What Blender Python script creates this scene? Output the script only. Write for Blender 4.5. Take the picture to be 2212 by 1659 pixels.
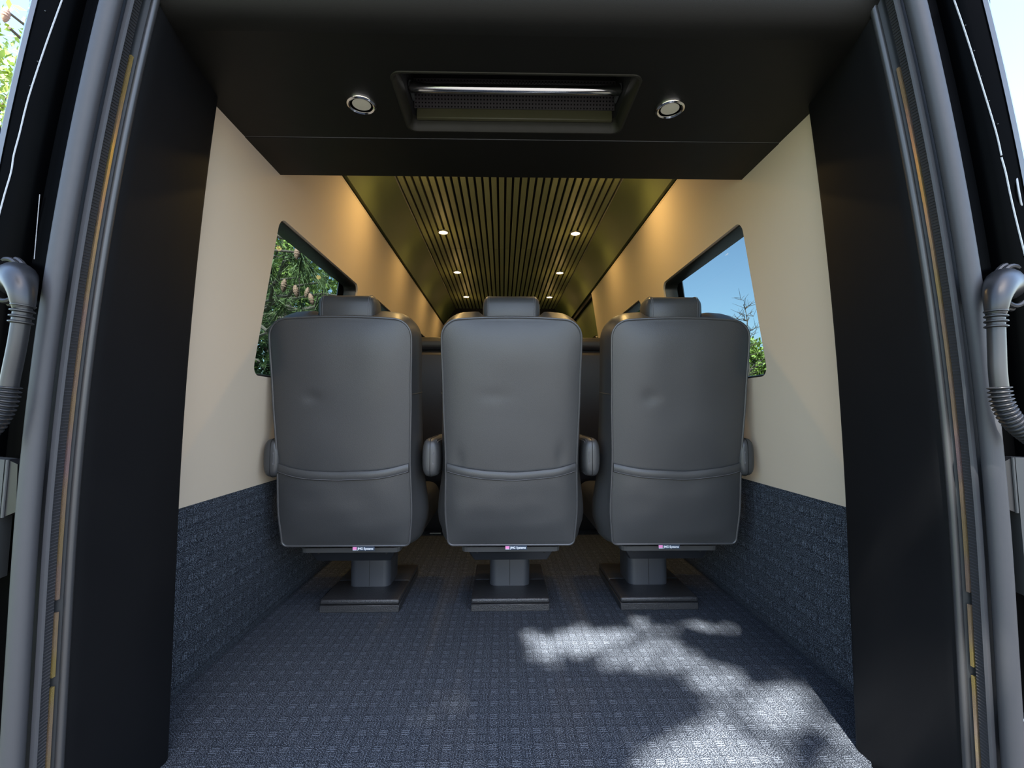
import bpy, bmesh, math, random
import numpy as np
from mathutils import Vector, noise as mnoise

for _o in list(bpy.data.objects):
    bpy.data.objects.remove(_o)
SC = bpy.context.scene
COL = SC.collection

# ------------------------------------------------------------------ camera
F_PX, IW, IH = 1000.0, 2212, 1659
CAM = np.array([-0.033, 0.0, 0.72])
PITCH = math.atan(59.5 / 1000)
YAW = math.atan(0.021 * math.cos(PITCH))
cam_d = bpy.data.cameras.new('camera')
cam_d.sensor_width = 36.0
cam_d.lens = 36.0 * F_PX / IW
cam_d.clip_start = 0.02
cam = bpy.data.objects.new('camera', cam_d)
cam.location = CAM
cam.rotation_euler = (math.pi / 2 + PITCH, 0, -YAW)
COL.objects.link(cam)
SC.camera = cam
_d = np.array([math.sin(YAW) * math.cos(PITCH), math.cos(YAW) * math.cos(PITCH), math.sin(PITCH)])
_r = np.array([math.cos(YAW), -math.sin(YAW), 0])
_u = np.cross(_r, _d)
def ray(x, y): return _d + _r * (x - IW / 2) / F_PX + _u * (IH / 2 - y) / F_PX
def at_y(x, y, Y): v = ray(x, y); return CAM + v * (Y / v[1])
def at_z(x, y, Z): v = ray(x, y); return CAM + v * ((Z - CAM[2]) / v[2])

# ------------------------------------------------------------------ sky, sun, exposure
SUN_EL, SUN_AZ = math.radians(57), math.radians(13)     # sun stands behind the van, a little to its left
world = bpy.data.worlds.new('sky')
SC.world = world
world.use_nodes = True
wn = world.node_tree
wn.nodes.clear()
wo = wn.nodes.new('ShaderNodeOutputWorld')
wb = wn.nodes.new('ShaderNodeBackground')
ws = wn.nodes.new('ShaderNodeTexSky')
ws.sky_type = 'NISHITA'
ws.sun_disc = False
ws.sun_elevation = SUN_EL
ws.sun_rotation = math.pi - SUN_AZ
ws.air_density = 1.0
ws.dust_density = 1.2
ws.ozone_density = 1.0
wb.inputs['Strength'].default_value = 0.42
wn.links.new(ws.outputs[0], wb.inputs[0])
wn.links.new(wb.outputs[0], wo.inputs[0])
L_SUN = Vector((math.sin(SUN_AZ) * math.cos(SUN_EL), math.cos(SUN_AZ) * math.cos(SUN_EL), -math.sin(SUN_EL)))
sun_d = bpy.data.lights.new('sun', 'SUN')
sun_d.energy = 22.0
sun_d.angle = math.radians(0.53)
sun_d.color = (1.0, 0.95, 0.88)
sun = bpy.data.objects.new('sun', sun_d)
sun.rotation_euler = L_SUN.to_track_quat('-Z', 'Y').to_euler()
sun.location = (-3, -6, 9)
COL.objects.link(sun)
vs = SC.view_settings
vs.view_transform = 'Standard'
vs.look = 'None'
vs.gamma = 1.0
vs.use_curve_mapping = False
vs.exposure = 0.82

# ------------------------------------------------------------------ materials
MATS = {}
class NT:
    def __init__(s, name):
        s.m = bpy.data.materials.new(name)
        s.m.use_nodes = True
        s.t = s.m.node_tree
        s.b = s.t.nodes['Principled BSDF']
        MATS[name] = s.m
    def node(s, kind, **kw):
        n = s.t.nodes.new('ShaderNode' + kind)
        for k, v in kw.items():
            setattr(n, k, v)
        return n
    def link(s, a, b): s.t.links.new(a, b)
    def put(s, sock, v):
        if isinstance(v, (int, float, tuple, list)):
            sock.default_value = v
        else:
            s.link(v, sock)
    def m_(s, op, a, b=None, c=None):
        n = s.node('Math', operation=op)
        s.put(n.inputs[0], a)
        if b is not None: s.put(n.inputs[1], b)
        if c is not None: s.put(n.inputs[2], c)
        return n.outputs[0]
    def noise(s, scale, detail=2.0, vec=None, rough=0.5):
        n = s.node('TexNoise')
        n.inputs['Scale'].default_value = scale
        n.inputs['Detail'].default_value = detail
        n.inputs['Roughness'].default_value = rough
        if vec is not None: s.link(vec, n.inputs['Vector'])
        return n.outputs['Fac']
    def coords(s, scale=(1, 1, 1)):
        tc = s.node('TexCoord')
        mp = s.node('Mapping')
        mp.inputs['Scale'].default_value = scale
        s.link(tc.outputs['Object'], mp.inputs['Vector'])
        return mp.outputs[0]
    def mix(s, fac, a, b):
        n = s.node('Mix', data_type='RGBA')
        s.put(n.inputs['Factor'], fac)
        s.put(n.inputs[6], a)
        s.put(n.inputs[7], b)
        return n.outputs[2]
    def bump(s, h, strength, dist):
        n = s.node('Bump')
        n.inputs['Strength'].default_value = strength
        n.inputs['Distance'].default_value = dist
        s.link(h, n.inputs['Height'])
        s.link(n.outputs[0], s.b.inputs['Normal'])
    def base(s, col, rough=0.5, metal=0.0, spec=0.5, coat=0.0):
        s.put(s.b.inputs['Base Color'], col if not isinstance(col, tuple) else (*col, 1))
        s.put(s.b.inputs['Roughness'], rough)
        s.b.inputs['Metallic'].default_value = metal
        s.b.inputs['Specular IOR Level'].default_value = spec
        s.b.inputs['Coat Weight'].default_value = coat
        return s

def c4(t): return (*t, 1.0)

def leather(name, col, rough, bstr, var=0.25, scale=420):
    n = NT(name)
    v = n.coords()
    big = n.noise(6, 3, v)
    col2 = tuple(c * (1 + var) for c in col)
    n.base(n.mix(big, c4(col), c4(col2)), n.m_('MULTIPLY_ADD', big, 0.16, rough - 0.08), spec=0.5)
    vo = n.node('TexVoronoi')
    vo.inputs['Scale'].default_value = scale
    n.link(v, vo.inputs['Vector'])
    h = n.m_('ADD', vo.outputs['Distance'], n.noise(scale * 1.7, 2, v))
    n.bump(h, bstr, 0.0006)
    return n
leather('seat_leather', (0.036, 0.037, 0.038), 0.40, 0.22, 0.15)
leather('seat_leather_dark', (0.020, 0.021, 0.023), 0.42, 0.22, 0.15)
leather('panel_vinyl', (0.0050, 0.0050, 0.0040), 0.50, 0.15, 0.2, 700).b.inputs['Specular IOR Level'].default_value = 0.25
leather('pillar_vinyl', (0.0045, 0.0048, 0.0056), 0.52, 0.12, 0.2, 900).b.inputs['Specular IOR Level'].default_value = 0.16
leather('cove_vinyl', (0.085, 0.105, 0.040), 0.62, 0.25, 0.5, 260)  # black vinyl; the green of bounced light is painted into its colour
leather('bench_leather', (0.018, 0.018, 0.022), 0.4, 0.2, 0.2)

def plain(name, col, rough, metal=0.0, spec=0.5, coat=0.0, bump=None):
    n = NT(name).base(col, rough, metal, spec, coat)
    v = n.coords()
    k = n.noise(bump[0] if bump else 35, 3, v)
    n.put(n.b.inputs['Roughness'], n.m_('MULTIPLY_ADD', k, 0.12, max(rough - 0.06, 0.0)))
    if bump:
        n.bump(k, bump[1], bump[2])
    return n
plain('rubber', (0.040, 0.041, 0.045), 0.52, spec=0.4, bump=(90, 0.15, 0.001))
plain('rubber_dark', (0.022, 0.023, 0.026), 0.55, bump=(260, 0.3, 0.0006))
plain('body_paint', (0.0005, 0.0006, 0.0008), 0.30, spec=0.02)
plain('body_paint_outer', (0.010, 0.012, 0.014), 0.07, coat=1.0, spec=0.6)
plain('sealant', (0.36, 0.38, 0.40), 0.4)
plain('conduit_plastic', (0.016, 0.017, 0.019), 0.34, bump=(40, 0.05, 0.001))
plain('steel_grey', (0.055, 0.058, 0.058), 0.5, 0.2, spec=0.3)
plain('chrome', (0.80, 0.79, 0.78), 0.13, 1.0)
plain('brushed_black', (0.02, 0.02, 0.021), 0.35, 0.2)
plain('felt_black', (0.0025, 0.0027, 0.0025), 0.9)
plain('gap_black', (0.002, 0.002, 0.002), 0.8)
plain('frame_black', (0.010, 0.011, 0.010), 0.35)
plain('pedestal_paint', (0.040, 0.043, 0.050), 0.38)
plain('tray_black', (0.008, 0.009, 0.011), 0.35)
plain('tray_lip', (0.055, 0.055, 0.055), 0.33)
plain('grille_black', (0.055, 0.05, 0.052), 0.35, 0.3)
plain('label_cloth', (0.02, 0.035, 0.06), 0.7)
plain('label_white', (0.75, 0.78, 0.82), 0.7)
plain('label_pink', (0.72, 0.22, 0.45), 0.7)
plain('piping', (0.048, 0.049, 0.051), 0.36, spec=0.55)  # lighter than the leather, to carry the piping's highlight in its colour
plain('thread', (0.11, 0.11, 0.115), 0.6)
plain('lip_trim', (0.014, 0.0135, 0.009), 0.5, spec=0.35)
plain('sill_trim', (0.045, 0.043, 0.020), 0.5)
plain('edge_highlight', (0.030, 0.031, 0.033), 0.36, spec=0.6)  # pillar edge highlight put into a lighter, glossier colour
plain('pillar_edge', (0.016, 0.018, 0.020), 0.5, spec=0.3)
plain('metal_trim', (0.35, 0.36, 0.33), 0.35, 0.7)
plain('grain_lens', (0.55, 0.53, 0.42), 0.35, bump=(240, 0.2, 0.001))
plain('asphalt', (0.065, 0.064, 0.063), 0.9, bump=(60, 0.6, 0.01))
plain('bark', (0.085, 0.065, 0.05), 0.9, bump=(25, 0.8, 0.02))
plain('cone_brown', (0.30, 0.17, 0.12), 0.8, bump=(160, 0.7, 0.004))

n = NT('powder_coat')                       # coarse textured black coating of the seat bases
v = n.coords()
k = n.noise(330, 2, v)
n.base(n.mix(k, (0.012, 0.012, 0.013, 1), (0.04, 0.04, 0.042, 1)), 0.34, spec=0.6)
n.bump(k, 0.9, 0.0016)

n = NT('gold_strip')                        # zinc plated flange, colour drifting from pink to yellow
v = n.coords((1, 1, 4.5))
k = n.noise(1.3, 2, v)
cr = n.node('ValToRGB')
n.link(k, cr.inputs[0])
cr.color_ramp.elements[0].position = 0.38
cr.color_ramp.elements[0].color = (0.80, 0.60, 0.22, 1)
cr.color_ramp.elements[1].position = 0.62
cr.color_ramp.elements[1].color = (0.70, 0.48, 0.46, 1)
n.base(cr.outputs[0], 0.25, 0.85)

n = NT('wall_fabric')                       # pale woven wall cloth
v = n.coords((1, 1, 0.35))
w = n.noise(900, 2, v)
big = n.noise(2.5, 2, n.coords())
n.base(n.mix(big, (0.60, 0.505, 0.385, 1), (0.66, 0.555, 0.43, 1)), 0.85, spec=0.2)
n.bump(w, 0.25, 0.0006)

def carpet(name, a, b):
    """loop carpet: u runs along the dashes, v across them"""
    n = NT(name)
    tc = n.node('TexCoord')
    sp = n.node('SeparateXYZ')
    n.link(tc.outputs['Object'], sp.inputs[0])
    P = 0.0493
    u = n.m_('FRACT', n.m_('MULTIPLY_ADD', sp.outputs[a], 1 / P, 40.3))
    v = n.m_('FRACT', n.m_('MULTIPLY_ADD', sp.outputs[b], 1 / P, 40.1))
    def band(x, lo, hi):
        return n.m_('MULTIPLY', n.m_('GREATER_THAN', x, lo), n.m_('LESS_THAN', x, hi))
    vec = tc.outputs['Object']
    fib = n.noise(520, 1.5, vec, 0.6)
    mid = n.noise(240, 2, vec, 0.6)
    lines = n.m_('LESS_THAN', n.m_('FRACT', n.m_('MULTIPLY', n.m_('SUBTRACT', v, 0.06), 7.6)), 0.42)
    dash = n.m_('MULTIPLY', n.m_('MULTIPLY', band(u, 0.06, 0.42), band(v, 0.06, 0.45)), lines)
    dg1 = n.m_('LESS_THAN', n.m_('FRACT', n.m_('MULTIPLY', n.m_('MULTIPLY_ADD', u, 0.8, v), 7.0)), 0.36)
    d1 = n.m_('MULTIPLY', n.m_('MULTIPLY', band(u, 0.52, 0.95), band(v, 0.04, 0.48)), dg1)
    dg2 = n.m_('LESS_THAN', n.m_('FRACT', n.m_('MULTIPLY', n.m_('MULTIPLY_ADD', u, -0.8, v), 7.0)), 0.36)
    d2 = n.m_('MULTIPLY', n.m_('MULTIPLY', band(u, 0.05, 0.48), band(v, 0.54, 0.97)), dg2)
    up = n.m_('LESS_THAN', n.m_('FRACT', n.m_('MULTIPLY', u, 7.4)), 0.36)
    d3 = n.m_('MULTIPLY', n.m_('MULTIPLY', band(u, 0.56, 0.94), band(v, 0.56, 0.96)), up)
    dd = n.m_('MULTIPLY', n.m_('ADD', d1, n.m_('ADD', d2, d3)), n.m_('MULTIPLY', mid, 0.30))
    sm = n.node('MapRange')
    sm.inputs['From Min'].default_value = 0.53
    sm.inputs['From Max'].default_value = 0.66
    n.link(fib, sm.inputs['Value'])
    spk = sm.outputs[0]
    tot = n.m_('MINIMUM', n.m_('ADD', n.m_('MULTIPLY', n.m_('ADD', n.m_('MULTIPLY', n.m_('MULTIPLY', dash, 0.62), n.m_('MULTIPLY_ADD', mid, 1.1, -0.05)), dd), n.m_('MULTIPLY_ADD', fib, 0.8, 0.45)), n.m_('MULTIPLY', spk, 0.80)), 1.0)
    n.base(n.mix(tot, (0.0065, 0.0095, 0.015, 1), (0.25, 0.29, 0.35, 1)), 0.85, spec=0.25)
    n.bump(n.m_('ADD', n.m_('MULTIPLY', tot, 0.4), fib), 0.55, 0.0022)
carpet('floor_carpet', 0, 1)
carpet('wall_carpet', 2, 1)

n = NT('slat_wood')                         # grey oak, green bounce light put into its colour, each board its own tone
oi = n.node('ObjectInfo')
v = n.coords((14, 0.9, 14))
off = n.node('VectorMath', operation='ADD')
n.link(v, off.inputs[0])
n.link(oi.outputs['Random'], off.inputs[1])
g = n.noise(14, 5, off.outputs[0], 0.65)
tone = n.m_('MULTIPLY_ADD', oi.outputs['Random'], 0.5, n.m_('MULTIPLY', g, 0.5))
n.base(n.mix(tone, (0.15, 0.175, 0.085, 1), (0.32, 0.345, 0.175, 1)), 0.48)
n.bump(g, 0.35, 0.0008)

n = NT('tinted_glass')                      # privacy glass
n.t.nodes.remove(n.b)
tr = n.node('BsdfTransparent')
tr.inputs[0].default_value = (0.40, 0.465, 0.47, 1)
gl = n.node('BsdfGlossy')
gl.inputs['Roughness'].default_value = 0.0
ge = n.node('NewGeometry')
dt = n.node('VectorMath', operation='DOT_PRODUCT')
n.link(ge.outputs['Normal'], dt.inputs[0])
n.link(ge.outputs['Incoming'], dt.inputs[1])
sch = n.m_('MULTIPLY_ADD', n.m_('POWER', n.m_('SUBTRACT', 1.0, n.m_('ABSOLUTE', dt.outputs['Value'])), 5.0), 0.10, 0.008)
mx = n.node('MixShader')
n.link(sch, mx.inputs[0])
n.link(tr.outputs[0], mx.inputs[1])
n.link(gl.outputs[0], mx.inputs[2])
n.link(mx.outputs[0], n.t.nodes['Material Output'].inputs[0])

n = NT('lamp_glow')
n.base((0.9, 0.8, 0.7), 0.4)
n.b.inputs['Emission Color'].default_value = (1.0, 0.72, 0.46, 1)
n.b.inputs['Emission Strength'].default_value = 9.0

def leaf(name, c1, c2, scale=1.3):
    n = NT(name)
    k = n.noise(scale, 3, n.coords())
    n.base(n.mix(k, c4(c1), c4(c2)), 0.6, spec=0.3)
    n.b.inputs['Transmission Weight'].default_value = 0.0
    n.b.inputs['Subsurface Weight'].default_value = 0.0
    return n
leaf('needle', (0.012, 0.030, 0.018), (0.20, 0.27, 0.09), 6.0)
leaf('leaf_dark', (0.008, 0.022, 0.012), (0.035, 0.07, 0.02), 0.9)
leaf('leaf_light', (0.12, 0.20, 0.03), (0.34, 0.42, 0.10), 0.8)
leaf('grass', (0.03, 0.06, 0.015), (0.07, 0.10, 0.03), 0.7)
M = MATS

# ------------------------------------------------------------------ mesh helpers
class MB:
    def __init__(s): s.v, s.f = [], []
    def add(s, vs_, fs_):
        o = len(s.v)
        s.v += [tuple(map(float, p)) for p in vs_]
        s.f += [tuple(i + o for i in f) for f in fs_]
        return s
    def quad(s, a, b, c, d): return s.add([a, b, c, d], [(0, 1, 2, 3)])
    def loft(s, rings, closed=True, cap0=False, cap1=False):
        n = len(rings[0]); vs_, fs_ = [], []
        for r in rings: vs_ += list(r)
        for i in range(len(rings) - 1):
            for j in range(n if closed else n - 1):
                k = (j + 1) % n
                fs_.append((i * n + j, i * n + k, (i + 1) * n + k, (i + 1) * n + j))
        if cap0: fs_.append(tuple(range(n - 1, -1, -1)))
        if cap1: fs_.append(tuple((len(rings) - 1) * n + j for j in range(n)))
        return s.add(vs_, fs_)
    def tube(s, pts, r, n=8, closed=False, caps=True):
        P = [Vector(map(float, p)) for p in pts]
        m = len(P); rings = []; up = None
        for i in range(m):
            if closed: t = P[(i + 1) % m] - P[i - 1]
            else: t = P[min(i + 1, m - 1)] - P[max(i - 1, 0)]
            if t.length < 1e-9: t = Vector((0, 0, 1))
            t.normalize()
            if up is None:
                up = Vector((0, 0, 1)) if abs(t.z) < .9 else Vector((0, 1, 0))
            a = t.cross(up)
            if a.length < 1e-6: a = t.cross(Vector((1, 0, 0)))
            a.normalize(); up = a.cross(t).normalized()
            rr = r[i] if isinstance(r, (list, tuple)) else r
            rings.append([P[i] + (a * math.cos(q) + up * math.sin(q)) * rr for q in [2 * math.pi * k / n for k in range(n)]])
        if closed: rings.append(rings[0])
        return s.loft(rings, True, caps and not closed, caps and not closed)
    def rbox(s, x0, x1, y0, y1, z0, z1, r=0.004, seg=2):
        bm = bmesh.new()
        bmesh.ops.create_cube(bm, size=1)
        for q in bm.verts:
            q.co = ((x0 + x1) / 2 + q.co.x * (x1 - x0), (y0 + y1) / 2 + q.co.y * (y1 - y0), (z0 + z1) / 2 + q.co.z * (z1 - z0))
        if r > 0:
            bmesh.ops.bevel(bm, geom=bm.edges[:], offset=r, segments=seg, affect='EDGES', profile=0.5)
        bm.verts.index_update()
        s.add([q.co[:] for q in bm.verts], [tuple(q.index for q in f.verts) for f in bm.faces])
        bm.free()
        return s
    def lathe(s, prof, c, axis='z', n=28):
        """prof: (radius, height) pairs about c"""
        rings = []
        for r, h in prof:
            ring = []
            for k in range(n):
                a = 2 * math.pi * k / n
                p = (r * math.cos(a), r * math.sin(a), h)
                if axis == 'y': p = (p[0], p[2], p[1])
                if axis == 'x': p = (p[2], p[0], p[1])
                ring.append((c[0] + p[0], c[1] + p[1], c[2] + p[2]))
            rings.append(ring)
        return s.loft(rings, True, True, True)
    def build(s, name, mat, parent=None, o=(0, 0, 0), smooth=True, angle=40):
        me = bpy.data.meshes.new(name)
        me.from_pydata([(a - o[0], b - o[1], c - o[2]) for a, b, c in s.v], [], s.f)
        me.validate()
        bm = bmesh.new(); bm.from_mesh(me)
        bmesh.ops.remove_doubles(bm, verts=bm.verts, dist=1e-6)
        bmesh.ops.recalc_face_normals(bm, faces=bm.faces)
        for e in bm.edges:
            if len(e.link_faces) == 2 and e.calc_face_angle(0) > math.radians(angle): e.smooth = False
        for f in bm.faces: f.smooth = smooth
        bm.to_mesh(me); bm.free()
        me.materials.append(M[mat])
        ob = bpy.data.objects.new(name, me)
        COL.objects.link(ob)
        if parent: ob.parent = parent
        else: ob.location = o
        return ob

def tag(o, label=None, cat=None, group=None, kind=None):
    if label: o['label'] = label
    if cat: o['category'] = cat
    if group: o['group'] = group
    if kind: o['kind'] = kind
    return o
def thing(name, loc, label, cat=None, group=None, kind=None):
    e = bpy.data.objects.new(name, None)
    e.empty_display_size = 0.1
    e.location = loc
    COL.objects.link(e)
    return tag(e, label, cat, group, kind)
def rrect(u0, u1, v0, v1, r, n=6):
    out = []
    for cu, cv, a0 in ((u1 - r, v1 - r, 0), (u0 + r, v1 - r, 90), (u0 + r, v0 + r, 180), (u1 - r, v0 + r, 270)):
        for k in range(n + 1):
            a = math.radians(a0 + 90 * k / n)
            out.append((cu + r * math.cos(a), cv + r * math.sin(a)))
    return out
def plate(mb, outer, holes, fmap, t0, t1):
    """flat plate with holes: outline in (u,v), thickness between offsets t0 and t1"""
    bm = bmesh.new()
    loops = [outer] + holes
    for lp in loops:
        vv = [bm.verts.new((a, b, 0)) for a, b in lp]
        for i in range(len(vv)): bm.edges.new((vv[i], vv[(i + 1) % len(vv)]))
    bmesh.ops.triangle_fill(bm, use_beauty=True, use_dissolve=False, edges=bm.edges[:])
    bm.verts.index_update()
    uv = [q.co[:2] for q in bm.verts]
    fs_ = [tuple(q.index for q in f.verts) for f in bm.faces]
    bm.free()
    mb.add([fmap(a, b, t0) for a, b in uv], fs_)
    mb.add([fmap(a, b, t1) for a, b in uv], [f[::-1] for f in fs_])
    for lp in loops:
        mb.loft([[fmap(a, b, t0) for a, b in lp], [fmap(a, b, t1) for a, b in lp]])
    return mb

# ------------------------------------------------------------------ the van's inner shell
Y_END = 5.06
def wall_x(z): return 0.835 - 0.1424 * (z - 0.48)
def open_x(z): return 0.735 - 0.095 * max(z - 0.45, 0) ** 2          # rear opening, half width
def pill_x(z): return 0.724 - 0.047 * max((z - 0.45) / 0.96, 0) ** 2

mb = MB()
plate(mb, [(-.718, .742), (.718, .742), (.718, .98), (.90, .98), (.90, Y_END), (-.90, Y_END), (-.90, .98), (-.718, .98)], [], lambda a, b, t: (a, b, t), 0.0, -0.03)
tag(mb.build('floor', 'floor_carpet', smooth=False), 'dark blue-grey patterned loop carpet floor', kind='structure')

WIN = {-1: [(1.405, 2.18, 0.83, 1.318), (2.47, 3.46, 0.83, 1.330), (3.72, 4.72, 0.83, 1.37)],
       1: [(1.405, 2.12, 0.83, 1.318), (2.47, 3.42, 0.83, 1.330)]}
WALL_END = {-1: Y_END, 1: 3.585}
nwin = 0
for s, side in ((-1, 'left'), (1, 'right')):
    f = lambda a, b, t, s=s: (s * (wall_x(b) + t), a, b)
    mb = MB()
    holes = [rrect(*w, 0.035) for w in WIN[s]]
    plate(mb, [(1.0, 0.44), (WALL_END[s], 0.44), (WALL_END[s], 1.645), (1.0, 1.645)], holes, f, 0.0, 0.012)
    w = tag(mb.build('wall_' + side, 'wall_fabric', smooth=False), 'pale beige fabric side wall with tinted windows, on the ' + side, kind='structure')
    # rolled top edge of the wall cloth
    mb = MB().tube([(s * (wall_x(1.645) + 0.004), y, 1.648) for y in np.linspace(1.0, WALL_END[s], 8)], 0.006, 8)
    mb.build('edge_roll', 'wall_fabric', w)
    # black slot and cove between wall and slatted ceiling
    mb = MB().rbox(*sorted((s * 0.676, s * 0.70)), 1.0, Y_END, 1.63, 1.70, 0.002, 1)
    mb.build('shadow_gap', 'gap_black', w, smooth=False)
    prof = []
    for k in range(9):
        t = k / 8
        prof.append((0.659 - 0.109 * t, 1.666 + 0.180 * t + 0.022 * math.sin(math.pi * t)))
    prof += [(0.55, 1.875), (0.70, 1.875), (0.70, 1.672)]
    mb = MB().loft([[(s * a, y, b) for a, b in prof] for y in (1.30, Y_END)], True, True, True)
    tag(mb.build('trim_%d' % (4 if s < 0 else 5), 'cove_vinyl'), 'dark vinyl cove, tinted with painted green bounce light, along the %s edge of the slatted ceiling' % side, kind='structure')
    # carpeted lower wall with a rounded upper edge
    low = [(0.868, 0.0), (0.846, 0.03), (0.829, 0.45), (0.829, 0.466), (0.832, 0.476), (0.838, 0.482), (0.848, 0.482), (0.868, 0.47)]
    low[0] = (0.862, 0.0)
    mb = MB().loft([[(s * a, y, b) for a, b in low + [(0.88, 0.47), (0.88, 0.0)]] for y in (1.0, Y_END)], True, True, True)
    tag(mb.build('baseboard_' + side, 'wall_carpet'), 'dark patterned carpet covering the lower %s wall' % side, kind='structure')
    for wi, (y0, y1, z0, z1) in enumerate(WIN[s]):
        nwin += 1
        word = ['nearest the rear', 'in the middle', 'towards the cab'][wi]
        wd = thing('window_%d' % nwin, (s * wall_x(z0), (y0 + y1) / 2, z0), 'tinted side window with black reveal, %s wall, %s' % (side, word), kind='structure')
        lo = wd.location
        a = rrect(y0 - .002, y1 + .002, z0 - .002, z1 + .002, 0.036)
        b = rrect(y0 + .006, y1 - .006, z0 + .006, z1 - .006, 0.030)
        mb = MB().loft([[f(q[0], q[1], .013) for q in a], [f(q[0], q[1], .006) for q in b], [f(q[0], q[1], .010) for q in rrect(y0 + .008, y1 - .008, z0 + .008, z1 - .008, 0.03)],
                        [f(q[0], q[1], .060) for q in rrect(y0 + .012, y1 - .012, z0 + .012, z1 - .012, 0.03)],
                        [f(q[0], q[1], .060) for q in rrect(y0 - .05, y1 + .05, z0 - .05, z1 + .05, 0.05)]])
        mb.build('window_frame', 'frame_black', wd, lo)
        mb = MB()
        plate(mb, rrect(y0 - .01, y1 + .01, z0 - .01, z1 + .01, 0.03), [], f, 0.0615, 0.066)
        mb.build('pane', 'tinted_glass', wd, lo, smooth=False)

# painted body around the rear opening: sill, bumper step and roof header
hd = thing('trim_12', (0, .74, 1.6), 'black painted roof header above the rear opening', kind='structure')
hp = [(-.83, 1.50), (.83, 1.50), (.80, 1.75), (.74, 1.90), (.55, 1.985), (-.55, 1.985), (-.74, 1.90), (-.80, 1.75)]
MB().loft([[(a, .742, b) for a, b in hp], [(a, .770, b) for a, b in hp]], True, True, True).build('header_panel', 'body_paint_outer', hd, hd.location, smooth=False)
MB().tube([(x, .737, 1.505 - .02 * abs(x) ** 3) for x in np.linspace(-.62, .62, 20)], .014, 12).build('header_seal', 'rubber', hd, hd.location)
sil = thing('trim_13', (0, .70, -.2), 'black rear sill and bumper step below the floor', kind='structure')
MB().rbox(-.86, .86, .735, .80, -.30, -.031, .01, 2).build('sill_panel', 'body_paint', sil, sil.location)
MB().rbox(-.93, .93, .60, .80, -.42, -.20, .035, 3).build('bumper', 'rubber_dark', sil, sil.location)

# sliding door ahead of the right wall
f = lambda a, b, t: (wall_x(b) + t, a, b)
d1 = thing('door_1', (wall_x(0.5) + .03, 4.3, 0.5), 'black sliding door with its own window, ahead of the right wall', kind='structure')
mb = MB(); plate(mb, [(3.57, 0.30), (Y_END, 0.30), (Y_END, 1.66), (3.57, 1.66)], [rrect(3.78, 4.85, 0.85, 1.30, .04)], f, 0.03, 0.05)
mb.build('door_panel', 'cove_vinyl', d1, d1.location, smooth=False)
mb = MB().loft([[f(q[0], q[1], t) for q in rrect(3.78 - e, 4.85 + e, 0.85 - e, 1.30 + e, .04)] for e, t in ((.05, .03), (.045, .018), (.0, .018), (-.01, .06))])
mb.build('window_frame', 'frame_black', d1, d1.location)
mb = MB(); plate(mb, rrect(3.77, 4.86, 0.84, 1.31, .04), [], f, 0.055, 0.06)
mb.build('pane', 'tinted_glass', d1, d1.location, smooth=False)

# cab end: dark arched bulkhead
mb = MB()
plate(mb, [(-0.9, 0.0), (0.9, 0.0), (0.9, 1.95), (-0.9, 1.95)], [], lambda a, b, t: (a, Y_END + t, b), 0.0, 0.03)
cabw = tag(mb.build('wall_front', 'panel_vinyl', smooth=False), 'black partition closing the cab end', kind='structure')
arch = [(0.56 * math.cos(a), Y_END - .02, 1.56 + 0.21 * math.sin(a)) for a in np.linspace(0, math.pi, 25)]
MB().tube(arch, 0.035, 10).build('arch_roll', 'panel_vinyl', cabw)

# ceiling: black felt backing with wooden slats
mb = MB().rbox(-0.72, 0.72, 1.28, Y_END, 1.862, 1.90, 0.002, 1)
ceil = tag(mb.build('ceiling', 'felt_black'), 'dark ceiling of narrow grey wooden slats, green bounce light in their colour, with black gaps', kind='structure')
NSL, PIT, SW = 29, 1.094 / 29, 0.0255
def share(proto, loc):
    c = proto.copy(); COL.objects.link(c); c.parent = proto.parent; c.location = loc
    return c
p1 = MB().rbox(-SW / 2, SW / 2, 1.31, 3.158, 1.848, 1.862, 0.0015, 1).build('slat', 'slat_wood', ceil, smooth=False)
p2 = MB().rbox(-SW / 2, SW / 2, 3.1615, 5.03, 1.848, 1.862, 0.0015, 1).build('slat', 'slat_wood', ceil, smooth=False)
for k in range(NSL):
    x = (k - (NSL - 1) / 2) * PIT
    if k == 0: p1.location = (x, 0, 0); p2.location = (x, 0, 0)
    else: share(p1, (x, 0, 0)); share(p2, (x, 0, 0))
for s in (-1, 1):
    MB().rbox(*sorted((s * 0.547, s * 0.553)), 1.31, 5.03, 1.844, 1.864, 0.001, 1).build('edge_strip', 'metal_trim', ceil, smooth=False)

# roof skin and side skins of the van (outside)
rs = MB().rbox(-0.80, 0.80, 0.80, Y_END + .1, 1.97, 2.0, 0.01, 2)
tag(rs.build('roof', 'body_paint_outer'), 'black van roof skin', kind='structure')
for s, side in ((-1, 'left'), (1, 'right')):
    mb = MB()
    f = lambda a, b, t, s=s: (s * (open_x(min(b, 1.5)) + 0.165 + t - max(b - 1.5, 0) * 0.28), a, b)
    zs = [-0.25, 0.3, 0.6, 0.80]
    for za, zb in ((-0.25, 0.45), (0.45, 0.79), (1.37, 1.7), (1.7, 1.99)):
        plate(mb, [(0.85, za), (Y_END + .1, za), (Y_END + .1, zb), (0.85, zb)], [], f, -.004, 0.0)
    cols = sorted([(w[0] - .03, w[1] + .03) for w in WIN[s]] + ([(3.75, 4.9)] if s > 0 else []))
    y = 0.85
    for a, b in cols + [(Y_END + .1, 0)]:
        plate(mb, [(y, .79), (a, .79), (a, 1.37), (y, 1.37)], [], f, -.004, 0.0)
        y = b
    tag(mb.build('trim_%d' % (6 if s < 0 else 7), 'body_paint_outer', smooth=False), 'black painted outer side skin of the van, %s' % side, kind='structure')

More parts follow.
